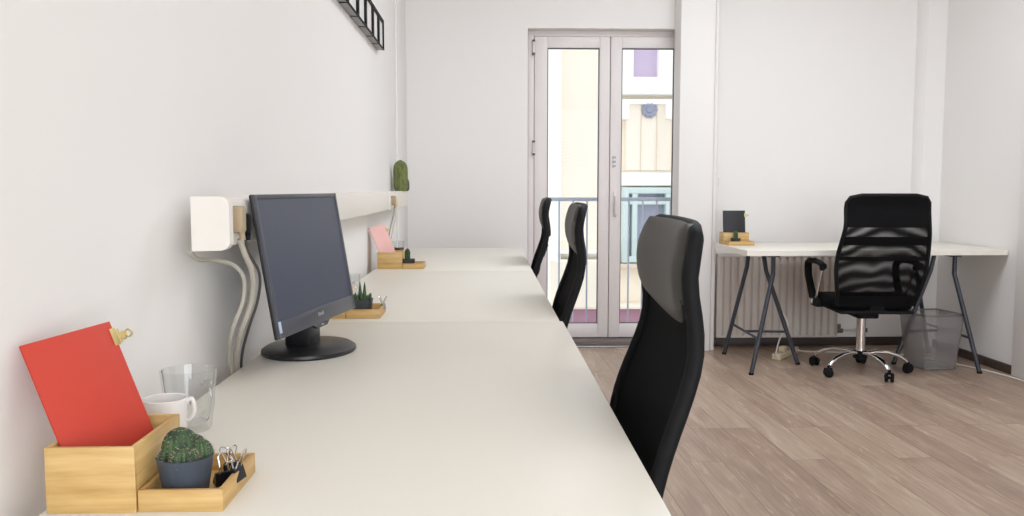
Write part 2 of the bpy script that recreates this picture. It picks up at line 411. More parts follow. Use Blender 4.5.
# ------------------------------------------------------------------ long row of desks
def desk(y0, label):
    t = thing('work_desk', label, 'desk', (-.532 if y0 < 2 else -.540, y0, 0), 0, 'white desks in a row along the left wall')
    W, L = .748, 1.504
    MB().box((0, .0015, DZ - .034), (W, L - .0015, DZ), .0018).build('tabletop', 'desk', t)
    for x in (.05, W - .09):
        for y in (.06, L - .06):
            g = MB().tube([(x, y, DZ - .036), (x, y, .012)], [.02, .016]); g.build('leg', 'trestle', t)
    return t
desk(.926, 'white desk nearest the camera, carrying the black monitor and red notebook')
desk(2.432, 'white desk in the middle of the left wall row, behind the monitor')
desk(3.938, 'white desk at the far end of the row, carrying the pink notebook')

# desk by the radiator on two three-legged trestles
dk = thing('desk_top', 'white desk top resting on two dark trestles before the radiator', 'desk top', (1.556, 5.03, .013), math.radians(.9))
MB().box((0, 0, DZ - .036), (1.604, .70, DZ - .002), .002).build('board', 'desk', dk)
MB().box((-.0012, -.0012, DZ - .035), (1.6052, .7012, DZ - .003)).build('edge_banding', 'edge', dk)
def trestle(x, mirror, label):
    t = thing('trestle', label, 'trestle', (x, 5.11, 0), 0, 'dark trestles under the desk by the radiator')
    s = -1 if mirror else 1
    zt = DZ + .013 - .0362
    MB().box((-.035, -.02, zt - .012), (.035, .52, zt), .003).build('top_plate', 'trestle', t)
    def lg(p): 
        m = MB()
        for a, b in zip(p, p[1:]):
            m.tube([a, b], .0135, 10)
        for c in p[1:-1]: m.lathe([(.004, -.0132), (.0135, -.004), (.0135, .004), (.004, .0132)], 10, c)
        l = m.build('leg', 'trestle', t)
        MB().lathe([(.015, 0), (.015, .012), (.0135, .014)], 10, (p[-1][0], p[-1][1], 0)).build('foot', 'black', l)
    lg([(0, .0, zt - .01), (0, .0, .60), (-s * (.12 if mirror else .155), -.11, .005)])
    lg([(0, .49, zt - .01), (-s * .01, .49, .60), (-s * .14, .53, .005)])
    lg([(s * .01, .22, zt - .01), (s * .03, .22, .60), (s * (.268 if mirror else .235), .18, .005)])
    q = lambda p0, p1, z: tuple(p0[i] + (p1[i] - p0[i]) * (p0[2] - z) / (p0[2] - p1[2]) for i in range(3))
    A = q((0, 0, .60), (-s * (.12 if mirror else .155), -.11, .005), .21); B = q((-s * .01, .49, .6), (-s * .14, .53, .005), .21); C = q((s * .03, .22, .6), (s * (.268 if mirror else .235), .18, .005), .21)
    MB().tube([A, B], .008, 8).build('crossbar', 'trestle', t)
    MB().tube([[(A[i] + B[i]) / 2 for i in range(3)], C], .008, 8).build('tie_bar', 'trestle', t)
    return t
trestle(1.742, False, 'dark three legged trestle under the left end of the desk by the radiator')
trestle(2.868, True, 'dark three legged trestle under the right end of the desk, beside the waste bin')

# ------------------------------------------------------------------ office chair
def chair(drop=0., wide=1.):
    """drop: how far the back and its head rest are let down on the back post"""
    t = thing('office_chair', '', 'chair', (0, 0, 0), 0, 'black high back mesh office chairs')
    PRO = [(.445, -.228), (.52, -.258), (.60, -.282), (.66, -.292), (.71, -.300), (.76, -.314), (.83, -.341), (.89, -.360), (.94, -.359), (1.0, -.347), (1.04, -.350), (1.085, -.365)]
    WID = [(.445, .225), (.55, .250), (.65, .266), (.75, .264), (.85, .250), (.92, .240), (.98, .240), (1.05, .239), (1.085, .236)]
    def lerp(T, z):
        if z <= T[0][0]: return T[0][1]
        for (a, p), (b, q) in zip(T, T[1:]):
            if z <= b:
                u = (z - a) / (b - a); return p + (q - p) * u
        return T[-1][1]
    def smooth(T, z, h=.025): return sum(lerp(T, z + d * h) for d in (-1, -.5, 0, .5, 1)) / 5
    ZT = 1.085
    def halfw(z):
        w = smooth(WID, z) * wide; r = .055
        if z > ZT - r: w -= r - math.sqrt(max(0, r * r - (z - ZT + r) ** 2))
        return w
    def S(z, u, off=0.):   # u in -1..1 across, off towards the sitter
        return Vector((halfw(z) * u, smooth(PRO, z) + .018 * u * u + off, z - drop * min(1, max(0, (z - .44) / .3))))
    def sheet(zs, off, th, name, m, nu=16, zlo=None):
        mb = MB(); rings = []
        for z in zs:
            us = [-1 + 2 * i / nu for i in range(nu + 1)]
            f = [];
            for u in us:
                zz = z if zlo is None else max(z, zlo(u)) if z < .99 else z
                f.append(S(zz, u * .985, off + th / 2))
            b = []
            for u in reversed(us):
                zz = z if zlo is None else max(z, zlo(u)) if z < .99 else z
                b.append(S(zz, u * .985, off - th / 2))
            rings.append(f + b)
        mb.ring_skin(rings); return mb.build(name, m, t, 60)
    rng = lambda a, b, n: [a + (b - a) * i / n for i in range(n + 1)]
    sheet(rng(.46, .925, 18), .0, .003, 'back_mesh', 'mesh')
    sheet(rng(.800, .850, 4), -.006, .008, 'back_strap', 'fabric')
    sheet(rng(.710, .734, 3), -.006, .008, 'back_strap', 'fabric')
    sheet(rng(.44, .50, 3), .0, .026, 'lower_panel', 'fabric')
    # frame running round the back
    loop = [S(z, -1) for z in rng(.44, 1.07, 22)] + [S(1.083, u) for u in rng(-.8, .8, 6)] + [S(z, 1) for z in reversed(rng(.44, 1.07, 22))]
    MB().tube(loop, .013, 10, flat=.012).build('back_frame', 'black', t, 60)
    # padded head rest wrapped over the top
    lo = lambda u: .921 + .026 * u * u + .026 * abs(u) ** 8
    rings = []; nu = 18
    for i in range(15):
        v = i / 14
        ring = []
        for sgn in (1, -1):
            us = [-1 + 2 * k / nu for k in range(nu + 1)]
            if sgn < 0: us = us[::-1]
            for u in us:
                z = lo(u) + (1.090 - lo(u)) * v
                edge = max(0, 1 - abs(u) ** 6) * max(0, 1 - (2 * v - 1) ** 8)
                th = .007 + .016 * edge ** .5
                p = S(min(z, 1.0849), u * .985, 0); p.z += z - min(z, 1.0849)
                ring.append(p + Vector((0, sgn * th * (1 if sgn > 0 else .45) + (.006 if sgn > 0 else .003), 0)))
        rings.append(ring)
    hp = MB().ring_skin(rings).build('headrest', 'leather', t, 70)
    MB().tube([S(lo(u) + .003, u * .97, .013) for u in rng(-1, 1, 22)], .0045, 8).build('piping', 'leather', hp)
    # back shell behind the head rest
    rings = []
    for i in range(11):
        us = [-1 + 2 * k / 12 for k in range(13)]
        zz = lambda u: .903 + (1.082 - .903) * i / 10
        rings.append([S(zz(u), u * .96, -.002) for u in us] + [S(zz(u), u * .96, -.011) for u in reversed(us)])
    MB().ring_skin(rings).build('headrest_cover', 'fabric', t, 70)
    # seat
    rings = []
    for z, g in ((.405, .90), (.418, .97), (.44, 1.0), (.46, 1.0), (.474, .975), (.480, .90)):
        ring = []
        for k in range(40):
            a = 2 * PI * k / 40; ca, sa = math.cos(a), math.sin(a); q = (abs(ca) ** 5 + abs(sa) ** 5) ** -.2
            x, y = .25 * g * q * ca, .235 * g * q * sa
            ring.append((x, y + .01, z - (.02 * max(0, (y - .12) / .11) ** 2 if y > .12 else 0)))
        rings.append(ring)
    MB().ring_skin(rings).build('seat', 'fabric', t, 70)
    MB().box((-.215, -.24, .392), (.215, .18, .41), .008).build('seat_pan', 'black', t)
    mc = MB().box((-.065, -.11, .345), (.065, .10, .395), .012).tube([(.05, .02, .365), (.2, .04, .36), (.25, .04, .355)], .006, 8); mc.build('tilt_mechanism', 'black', t)
    MB().box((-.06, -.235, .395), (.06, -.12, .415), .006).bar((0, -.228, .40), (0, -.238, .46), .08, .010, (0, 1, 0)).build('back_bracket', 'black', t)
    MB().tube([(0, 0, .19), (0, 0, .35)], .0265, 20).tube([(0, 0, .10), (0, 0, .20)], .029, 20).build('gas_lift', 'chrome', t)
    MB().lathe([(.03, .085), (.042, .09), (.042, .125), (.033, .135)], 20).build('hub', 'black', t)
    for k in range(5):
        a = math.radians(-4 + 72 * k); c, s = math.cos(a), math.sin(a)
        P = [(.03, .118), (.09, .128), (.16, .125), (.22, .108), (.262, .085), (.275, .068)]
        MB().tube([(c * r, s * r, z) for r, z in P], [.012, .012, .012, .012, .012, .011], 10, flat=.017).build('spoke', 'chrome', t, 60)
        cx, cy = c * .283, s * .283; b = a + .9
        w = Matrix.Translation((cx, cy, .027)) @ Matrix.Rotation(b, 4, 'Z') @ Matrix.Rotation(PI / 2, 4, 'Y')
        mb = MB()
        for z0, z1 in ((-.026, -.006), (.006, .026)): mb.lathe([(.018, z0), (.025, z0 + .003), (.027, z0 + .007), (.027, z1 - .007), (.025, z1 - .003), (.018, z1)], 20)
        mb.lathe([(.008, -.02), (.008, .02)], 10)
        cw = mb.build('caster', 'black', t, mtx=w)
        hd = MB().tube([(cx, cy, .045), (cx, cy, .07)], .008, 10)
        ar = [(.030 * math.cos(q), .030 * math.sin(q)) for q in rng(.5, 2.9, 10)]; ar2 = [(.026 * math.cos(q), .026 * math.sin(q)) for q in rng(2.9, .5, 10)]
        hh = MB().prism([(p[0], p[1]) for p in ar + ar2], 'y', -.021, .021)
        me = bpy.data.meshes.new('tmp'); hh.bm.transform(Matrix.Translation((cx, cy, .027)) @ Matrix.Rotation(b, 4, 'Z')); hh.bm.to_mesh(me); hh.bm.free()
        hd.bm.from_mesh(me); bpy.data.meshes.remove(me)
        hd.build('caster_hood', 'black', cw)
    for s in (-1, 1):
        x = s * .272
        # bent arm: pad on top, front of the loop curving back down to the seat
        pts = [(x + s * .012, -.13, .668), (x + s * .012, -.06, .680), (x + s * .010, .03, .682), (x + s * .008, .11, .679), (x + s * .004, .165, .664), (x, .185, .64), (x - s * .0, .175, .58), (x - s * .004, .14, .52), (x - s * .006, .09, .45)]
        am = MB().tube(pts, [.012, .015, .016, .016, .017, .019, .020, .018, .014], 12, flat=.023).build('armrest', 'black', t, 60)
        MB().tube([(x, -.10, .664), (x - s * .002, -.04, .56), (x - s * .006, .03, .45)], .009, 10).build('armrest_strut', 'chrome', am)
        MB().tube([(x + s * .004, -.125, .660), (x + s * .002, -.085, .648)], .018, 10).build('armrest_joint', 'black', am)
        MB().box((x - s * .045, -.0, .40), (x + s * .006, .11, .455), .008).build('armrest_mount', 'black', am)
        MB().lathe([(.02, -.004), (.02, .004), (.012, .008)], 16).build('chrome_cap', 'chrome', am, mtx=Matrix.Translation((x + s * .010, .06, .43)) @ Matrix.Rotation(s * PI / 2, 4, 'Y'))
    return t
ch = chair(0., .965); low = chair(.020, 1.03)
spots = [((2.276, 5.06, 0), math.radians(-3.5), 'black mesh office chair seen from behind, in front of the desk by the radiator'),
         ((-.021, 1.497, 0), math.radians(87.3), 'large black office chair tucked under the nearest desk'),
         ((-.042, 2.86, 0), math.radians(87.6), 'black office chair at the middle desk, second from the camera'),
         ((-.042, 4.44, 0), math.radians(87.6), 'black office chair at the far end desk, farthest along the row')]
for i, (loc, rz, lab) in enumerate(spots):
    o = (ch, low)[i] if i < 2 else copy_tree(low)
    o.location = loc; o.rotation_euler = (0, 0, rz); o['label'] = lab

# ------------------------------------------------------------------ monitor
mo = thing('computer_monitor', 'black flat screen monitor switched off on the nearest white desk', 'monitor', (-.424, 1.995, DZ), math.radians(80))
T = Matrix.Translation((-.016, -.040, .073)) @ Matrix.Rotation(math.radians(-9.3), 4, 'X')
W, H, D = .474, .303, .014
fm = MB()                                                     # front frame, with a lip under the badge
bz, bb = .010, .036
fm.box((-W / 2, 0, 0), (-W / 2 + bz, D * .6, H), .002).box((W / 2 - bz, 0, 0), (W / 2, D * .6, H), .002)
fm.box((-W / 2 + .0005, .0004, H - bz), (W / 2 - .0005, D * .6, H), .002).box((-W / 2 + .0005, .0004, 0), (W / 2 - .0005, D * .6, bb), .002)
fm.prism([(-.055, .002), (-.03, -.010), (.03, -.010), (.055, .002)], 'y', .001, D * .6)
fm.build('bezel', 'bezel', mo, mtx=T)
MB().box((-W / 2 - .001, D * .35, -.001), (W / 2 + .001, D, H + .001), .004).box((-.15, D - .002, .03), (.15, D + .03, .17), .012, 3).build('back_housing', 'monitor', mo, mtx=T)
MB().box((-W / 2 + bz - .002, .003, bb - .002), (W / 2 - bz + .002, .008, H - bz + .002)).build('screen', 'screen', mo, mtx=T)
lg = MB()                                                     # small pale badge lettering
def strokes(mb, segs, x, z, w, h):
    for (a, b, c, d) in segs: mb.bar((x + a * w, -.0006, z + b * h), (x + c * w, -.0006, z + d * h), .0012, .0006, (0, 1, 0))
GL = {'B': [(0, 0, 0, 1), (0, 1, .8, .9), (.8, .9, .7, .55), (.7, .55, 0, .52), (.7, .52, .9, .1), (.9, .1, 0, 0)],
      'e': [(.1, .35, .9, .35), (.9, .35, .8, .65), (.8, .65, .2, .65), (.2, .65, .05, .3), (.05, .3, .3, 0), (.3, 0, .9, .05)],
      'n': [(.1, 0, .1, .65), (.1, .6, .7, .65), (.7, .65, .85, .5), (.85, .5, .85, 0)],
      'Q': [(.1, .2, .1, .8), (.1, .8, .4, 1), (.4, 1, .9, .8), (.9, .8, .9, .2), (.9, .2, .4, 0), (.4, 0, .1, .2), (.6, .3, 1, -.05)]}
for i, c in enumerate('BenQ'): strokes(lg, GL[c], -.016 + i * .0085, .017, .007, .008)
lg.build('badge', 'logo', mo, mtx=T)
MB().box((-.006, -.0006, -.006), (.006, .001, -.003)).build('power_light', 'logo', mo, mtx=T)
MB().box((-W / 2 + .004, -.0006, .012), (-W / 2 + .016, .0005, .036), .0004).build('sticker', 'sticker', mo, mtx=T)
MB().lathe([(.122, 0), (.125, .004), (.124, .010), (.112, .0165), (.05, .02)], 48, sy=.86).build('stand_base', 'monitor', mo)
MB().box((-.044, -.020, .015), (.026, .044, .165), .008).build('stand_neck', 'monitor', mo)

# ------------------------------------------------------------------ cable duct, plugs, cables
du = thing('cable_duct', 'long white cable duct with sockets fixed along the left wall above the desks', 'cable duct', (XL, 1.53, 0))
x0d, x1 = .046, .080; sec = [(0, 1.010), (x1 - .012, 1.010), (x1 - .004, 1.014), (x1, 1.022), (x1, 1.094), (x1 - .004, 1.102), (x1 - .012, 1.106), (0, 1.106)]; sec = [(max(p[0], x0d), p[1] + .002) for p in sec]
MB().prism(sec, 'y', .004, 3.70).build('duct_body', 'duct', du)
x2 = .113; sec2 = [(.044, 1.012)] + [(x2 - .017 + .016 * math.sin(a), 1.030 - .017 * math.cos(a)) for a in [i * PI / 10 for i in range(6)]] + [(x2 - .017 + .016 * math.cos(a), 1.093 + .017 * math.sin(a)) for a in [i * PI / 10 for i in range(6)]] + [(.044, 1.110)]
MB().box((0, .32, 1.03), (.048, 3.70, 1.09)).build('mounting_rail', 'duct', du)
MB().prism(sec2, 'y', 0, .022).build('end_cap', 'duct', du, 50)
MB().prism([(.02, 1.012), (x1, 1.012), (x1 + .002, 1.02), (x1 + .002, 1.10), (x1, 1.109), (.02, 1.109)], 'y', 3.69, 3.72).build('end_cap', 'duct', du)
for y in (.025, .106, 2.71, 2.795, 2.88):
    k = MB().box((x1 - .002, y, 1.016), (x1 + .008, y + .078, 1.100), .003).build('socket_plate', 'duct', du)
    MB().lathe([(.02, 0), (.02, .003), (.017, .0035), (.016, -.001)], 24).build('socket_rim', 'trim', k, mtx=Matrix.Translation((x1 + .007, y + .039, 1.058)) @ Matrix.Rotation(PI / 2, 4, 'Y'))
def plug(name, label, loc, m='plug', big=1.0):
    p = thing(name, label, 'plug', loc)
    MB().box((0, -.012 * big, -.022 * big), (.024, .012 * big, .022 * big), .005).build('plug_body', m, p)
    MB().tube([(.018, 0, -.02 * big), (.018, 0, -.036 * big)], [.006, .004], 10).build('strain_relief', m, p)
plug('power_plug', 'beige power plug in the wall duct just left of the monitor', (XL + x1 + .0085, 1.625, 1.066), 'plug', 1.15)
plug('power_plug', 'dark narrow power plug in the wall duct, half hidden behind the monitor', (XL + x1 + .0085, 1.665, 1.056), 'black', .9)
plug('power_plug', 'small beige plug in the duct near the far end, cable hanging behind pink notebook', (XL + x1 + .0085, 4.28, 1.062), 'plug', 1.1)
plug('power_plug', 'small ivory plug in the duct near the far end, beside the beige plug', (XL + x1 + .0085, 4.365, 1.062), 'strip', 1.0)
def spline(P, n=8):
    P = [Vector(p) for p in P]; out = []
    for i in range(len(P) - 1):
        a, b, c, d = P[max(i - 1, 0)], P[i], P[i + 1], P[min(i + 2, len(P) - 1)]
        for k in range(n):
            t = k / n; out.append(.5 * ((2 * b) + (c - a) * t + (2 * a - 5 * b + 4 * c - d) * t * t + (3 * b - a - 3 * c + d) * t ** 3))
    return out + [P[-1]]
def cable(label, P, r, m, g=None, n=8): return tag(MB().tube(spline(P), r, 8).build('cable', m, None, 60), label, 'cable', g)
xs = XL + x1 + .022
cable('grey cable hanging from the beige plug down behind the desk beside the monitor', [(xs, 1.625, 1.028), (xs + .004, 1.64, 1.0), (-.464, 1.675, .955), (-.476, 1.705, .90), (-.500, 1.715, .838), (-.530, 1.77, .775), (-.5435, 1.82, .70), (-.5435, 1.82, .5)], .0055, 'cable')
cable('thin dark cable running along the grey cable left of the monitor', [(xs, 1.665, 1.024), (xs + .004, 1.665, 1.0), (-.455, 1.69, .955), (-.466, 1.715, .90), (-.490, 1.728, .838), (-.522, 1.79, .775), (-.5435, 1.85, .70), (-.5435, 1.85, .5)], .0028, 'hole')
cable('grey cable looping out from under the duct end to join the hanging cables', [(-.548, 1.57, 1.008), (-.545, 1.60, .992), (-.532, 1.665, .984), (-.507, 1.695, .972), (-.489, 1.70, .945), (-.491, 1.698, .90), (-.515, 1.70, .838), (-.538, 1.75, .775), (-.5435, 1.79, .70), (-.5435, 1.79, .5)], .0045, 'cable')
cable('white cable hanging from the small beige plug behind the pink notebook', [(xs, 4.28, 1.026), (xs, 4.285, 1.0), (-.492, 4.29, .93), (-.512, 4.29, .84), (-.552, 4.29, .735), (-.553, 4.29, .5)], .004, 'cable')
cable('thin white cable hanging from the small ivory plug near the far end', [(xs, 4.365, 1.028), (xs, 4.37, 1.0), (-.485, 4.375, .93), (-.508, 4.38, .84), (-.552, 4.38, .735), (-.553, 4.38, .5)], .0035, 'wcable')

# cacti on the duct
def ribbed(r, h, ribs, amp=.12, n=72, z0=0., dome=.55):
    """ribbed barrel: rings of a capsule whose radius rises on the ribs"""
    mb = MB(); rings = []
    prof = []
    for i in range(13):
        t = i / 12
        z = z0 + h * t
        d = max(0, (t - (1 - dome)) / dome)
        lo = max(0, (.2 - t) / .2)
        prof.append((r * math.sqrt(max(.004, 1 - d ** 2.2)) * (1 - .22 * lo * lo), z))
    for R, z in prof:
        rings.append([(R * (1 - amp + amp * abs(math.cos(ribs * a / 2)) ** .7) * math.cos(a), R * (1 - amp + amp * abs(math.cos(ribs * a / 2)) ** .7) * math.sin(a), z) for a in [2 * PI * k / n for k in range(n)]])
    mb.ring_skin(rings); return mb, prof
def spines(prof, ribs, ln, dens=10, c=(0, 0, 0), per=3):
    mb = MB(); c = Vector(c)
    for k in range(ribs):
        a = 2 * PI * k / ribs
        for i in range(dens):
            t = (i + .6) / dens * (len(prof) - 1); j = min(int(t), len(prof) - 2); u = t - j
            R = prof[j][0] * (1 - u) + prof[j + 1][0] * u; z = prof[j][1] * (1 - u) + prof[j + 1][1] * u
            p = c + Vector((R * math.cos(a), R * math.sin(a), z))
            for q in range(per):
                d = Vector((math.cos(a + random.uniform(-.7, .7)), math.sin(a + random.uniform(-.7, .7)), random.uniform(-.5, .9))).normalized()
                x = d.orthogonal().normalized(); y = d.cross(x); w = ln * .06
                b = p - d * ln * .1
                vs = [mb.bm.verts.new(b + x * w), mb.bm.verts.new(b - x * w * .5 + y * w * .87), mb.bm.verts.new(b - x * w * .5 - y * w * .87)]
                tp = mb.bm.verts.new(p + d * ln)
                for e in range(3): mb.bm.faces.new((vs[e], vs[(e + 1) % 3], tp))
    return mb
c1 = thing('cactus', 'tall pale green ribbed cactus standing on the far end of the wall duct', 'cactus', (-.518, 5.06, 1.1062))
mb, pf = ribbed(.043, .185, 13, .13, dome=.34); mb.build('stem', 'cactlight', c1, 60)
spines(pf, 13, .006, 14).build('spines', 'spine', c1, kind='stuff')
c2 = thing('cactus', 'small dark round cactus on the duct, half behind the tall ribbed cactus', 'cactus', (-.513, 5.175, 1.1062))
mb, pf = ribbed(.036, .09, 11, .14); mb.build('stem', 'cactdark', c2, 60)
spines(pf, 11, .006, 7).build('spines', 'spine', c2, kind='stuff')

# ------------------------------------------------------------------ framed pictures high on the left wall
edges = [(F[k + 1] + .006, F[k] - .006) for F in [(4.495, 4.29, 4.08, 3.845, 3.615, 3.35, 3.12)] for k in range(6)]
names = ['small black rimmed box frame, farthest of the row high on the left wall',
         'small black rimmed box frame, second from the far end of its wall row',
         'small black rimmed box frame, third from the far end of its wall row',
         'small black rimmed box frame, fourth from the far end of its wall row',
         'small black rimmed box frame, fifth from the far end, cut off above',
         'box frame nearest the camera in its wall row, almost cut off above']
for (a, b), lab in zip(edges, names):
    f = thing('picture_frame', lab, 'picture frame', (XL, a, 1.838), 0, 'small box frames in a row on the left wall')
    L, Hh, dp = b - a, .150, .038
    MB().box((0, .002, .002), (.006, L - .002, Hh - .002)).build('backing', 'mount', f)
    s = MB()
    for p, q in (((0, 0, 0), (dp - .004, L, .006)), ((0, 0, Hh - .006), (dp - .004, L, Hh)), ((0, 0, 0), (dp - .004, .006, Hh)), ((0, L - .006, 0), (dp - .004, L, Hh))): s.box(p, q)
    s.build('frame_side', 'grey', f)
    s = MB(); w = .018
    for p, q in (((dp - .005, -.001, -.001), (dp, L + .001, .007)), ((dp - .005, -.001, Hh - w), (dp, L + .001, Hh + .001)), ((dp - .005, 0, 0), (dp + .0006, w, Hh)), ((dp - .005, L - w, 0), (dp + .0006, L, Hh))): s.box(p, q)
    s.box((0, -.002, 0), (dp - .002, .0015, Hh))
    s.build('front_rim', 'black', f)
    MB().box((dp - .012, w * .6, .005), (dp - .007, L - w * .6, Hh - w * .6)).build('picture_sheet', 'mount', f)

# ------------------------------------------------------------------ desk organisers
WB, LB, HB, HT, TH = .105, .150, .080, .027, .006
def open_box(name, label, cat, loc, rz, w, l, hgt, group):
    t = thing(name, label, cat, loc, rz, group)
    MB().box((TH, TH, 0), (w - TH, l - TH, .005)).build('bottom', 'bamboo', t)
    MB().box((0, 0, 0), (w, TH, hgt), .0008).build('front_panel', 'bamboo', t)
    MB().box((0, l - TH, 0), (w, l, hgt), .0008).build('back_panel', 'bamboo', t)
    for x in (0, w - TH): MB().box((x, TH, 0), (x + TH, l - TH, hgt), .0008).build('side_panel', 'bamboo', t)
    return t
def local(o, rz, p):
    c, s = math.cos(rz), math.sin(rz); return (o[0] + c * p[0] - s * p[1], o[1] + s * p[0] + c * p[1], o[2] + p[2])
def notebook(label, m, corners, group='notebooks standing in the bamboo boxes'):
    """corners: bottom-near, bottom-far, top-far, top-near of the cover that faces the room"""
    A, B, C, Dp = [Vector(p) for p in corners]
    o = thing('notebook', label, 'notebook', A, 0, group)
    ex = (B - A).normalized(); ez = (Dp - A); ez = (ez - ex * ez.dot(ex)).normalized(); n = ex.cross(ez)   # n points to the room
    w, hgt = (B - A).length, (Dp - A).length
    R = Matrix((ex, n, ez)).transposed().to_4x4()
    MB().box((0, -.0006, 0), (w, 0, hgt), .0002).build('front_cover', m, o, mtx=R)
    MB().box((.001, -.0022, .001), (w - .001, -.0006, hgt - .001)).build('pages', m, o, mtx=R)
    MB().box((0, -.0028, 0), (w, -.0022, hgt), .0002).build('back_cover', m, o, mtx=R)
    return o, R, w, hgt
def bulldog(label, loc, R, group='brass clips on the notebooks'):
    """long jaw along local z, ears pointing along local x"""
    o = thing('bulldog_clip', label, 'clip', loc, 0, group); R = R @ Matrix.Scale(.82, 4)
    for s in (-1, 1): MB().box((-.007, s * .0035 - .0008, -.0145), (.004, s * .0035 + .0008, .0145), .0005).build('jaw', 'brass', o, mtx=R)
    MB().tube([(.006, 0, -.012), (.006, 0, .012)], .0045, 10).build('spring', 'brass', o, mtx=R)
    for s in (-1, 1):
        e = MB().bar((.004, s * .003, 0), (.018, s * .006, 0), .010, .0012, (0, 1, 0))
        e.tube([(.022 + .006 * math.cos(a), s * .007, .006 * math.sin(a)) for a in [2 * PI * k / 14 for k in range(14)]], .0018, 8, closed=True)
        e.build('ear', 'brass', o, mtx=R)
def binder(label, loc, rz, tilt=0., m='clip', sz=1.):
    o = thing('binder_clip', label, 'clip', loc, rz, 'binder clips on the bamboo trays')
    R = Matrix.Rotation(tilt, 4, 'X') @ Matrix.Scale(sz, 4)
    b = MB().prism([(-.0065, .0), (.0065, .0), (.0015, .017), (-.0015, .017)], 'x', -.0125, .0125); b.build('clip_body', m, o, mtx=R)
    for s in (-1, 1):
        P = [(-.007, s * .0015, .016), (-.0055, s * .005, .026), (-.006, s * .010, .036), (0, s * .012, .040), (.006, s * .010, .036), (.0055, s * .005, .026), (.007, s * .0015, .016)]
        MB().tube(spline(P, 5), .0009, 6).build('wire_handle', 'chrome', o, mtx=R)
    return o
def pot(name, label, loc, m, top, bot, hgt, e, rz=0., group='small potted plants in the bamboo trays'):
    t = thing(name, label, 'potted plant', loc, rz, group)
    MB().lathe([(bot * .9, 0), (bot, .002), (top - .0008, hgt - .002), (top, hgt), (top - .003, hgt), (top - .0045, hgt - .009), (.003, hgt - .0095)], 48, e=e).build('pot', m, t, 40)
    MB().lathe([(top - .0042, hgt - .0088), (top * .5, hgt - .005), (.002, hgt - .004)], 24, e=e).build('soil', 'soil', t, 60)
    return t
G1, G2 = 'bamboo storage boxes on the desks', 'bamboo trays beside the storage boxes'
# nearest set, red notebook
N = (-.5235, .990, DZ)
open_box('storage_box', 'bamboo storage box in the near left corner holding the red notebook', 'box', N, 0, WB, LB, HB, G1)
open_box('tray', 'low bamboo tray holding the cluster cactus beside the red notebook', 'tray', local(N, 0, (WB + .0015, .002, 0)), 0, .100, .142, HT, G2)
def book_in(o, label, m, ylift=0.):
    x, y = o[0], o[1]
    A = (x + .0395, y + .0105, DZ + .008); Dp = (A[0] - .082, A[1] + .012, A[2] + .187)
    B = (A[0] + .0575, A[1] + .112, A[2] + .012); C = (0, 0, 0)
    nb, R, w, hgt = notebook(label, m, (A, B, C, Dp))
    return nb, R, w, hgt
nb, R, w, hg = book_in(N, 'red notebook leaning in the bamboo box against the left wall', 'red')
bulldog('brass bulldog clip gripping the upper edge of the red notebook', nb.location + (R @ Vector((w, -.0025, hg - .022))), R)
pt = pot('potted_cactus', 'slate blue pot with a dark clustered cactus in the nearest tray', local(N, 0, (.147, .049, .0052)), 'pot', .034, .026, .050, 2.2)
for bx, by, bz, r, k in ((-.008, .004, .042, .0265, 13), (.021, .004, .040, .0175, 11), (-.023, -.006, .036, .0145, 11), (.004, -.020, .037, .0165, 11), (.008, .016, .043, .0175, 11), (-.014, .016, .042, .0165, 11), (.0245, .010, .040, .0115, 9), (.015, -.017, .043, .010, 9), (-.0285, .003, .040, .010, 9)):
    r *= .86; mb, pf = ribbed(r, r * 1.65, k, .16, 66, 0, .8)
    g = mb.build('cactus_head', 'cact', pt, 60, Matrix.Translation((bx * .86, by * .86, bz + .004)))
    sp = spines(pf, k, .0042, 7, (bx * .86, by * .86, bz + .004), 2); sp.build('spines', 'spine', g, kind='stuff')
binder('black binder clip clamped on the right rim of the nearest tray', local(N, 0, (WB + .0985, .072, HT - .012)), math.radians(80), 0)
binder('second black binder clip lying in the back corner of the nearest tray', local(N, 0, (WB + .086, .098, .012)), math.radians(62), math.radians(-14), 'clip', .95)
binder('silver handled binder clip leaning inside the nearest tray, left of the clamped clip', local(N, 0, (WB + .078, .080, .008)), math.radians(40), math.radians(16), 'clip', .95)
# middle set (box half hidden by the monitor)
N = (-.527, 2.492, DZ)
open_box('storage_box', 'bamboo storage box mostly hidden behind the monitor', 'box', N, 0, WB, LB, HB, G1)
open_box('tray', 'low bamboo tray with spiky succulent just right of the monitor', 'tray', local(N, 0, (WB + .0015, .002, 0)), 0, .100, .142, HT, G2)
pt = pot('potted_succulent', 'charcoal pot with spiky pointed succulent right of the monitor', local(N, 0, (.148, .045, .0052)), 'potd', .032, .025, .048, 5.)
for i in range(15):
    a = i * 2.4; ln = (.062 if i in (0, 1) else random.uniform(.018, .032)); out = (.006 if i in (0, 1) else .020 + .006 * random.random())
    x0 = .004 + .0004 * i
    P = [(x0 * math.cos(a), x0 * math.sin(a), .038), (x0 * math.cos(a) + out * .6 * math.cos(a), x0 * math.sin(a) + out * .6 * math.sin(a), .038 + ln * .45), (x0 * math.cos(a) + out * .75 * math.cos(a), x0 * math.sin(a) + out * .75 * math.sin(a), .038 + ln)]
    MB().tube(spline(P, 5), [.0052, .0062, .0066, .0066, .0062, .0056, .0046, .0036, .0026, .0014, .0004], 8, flat=None).build('leaf', 'leaf', pt, 60)
binder('silver clip standing on the right rim of the middle tray', local(N, 0, (WB + .0985, .10, HT - .012)), math.radians(80), 0, 'steel', 1.0)
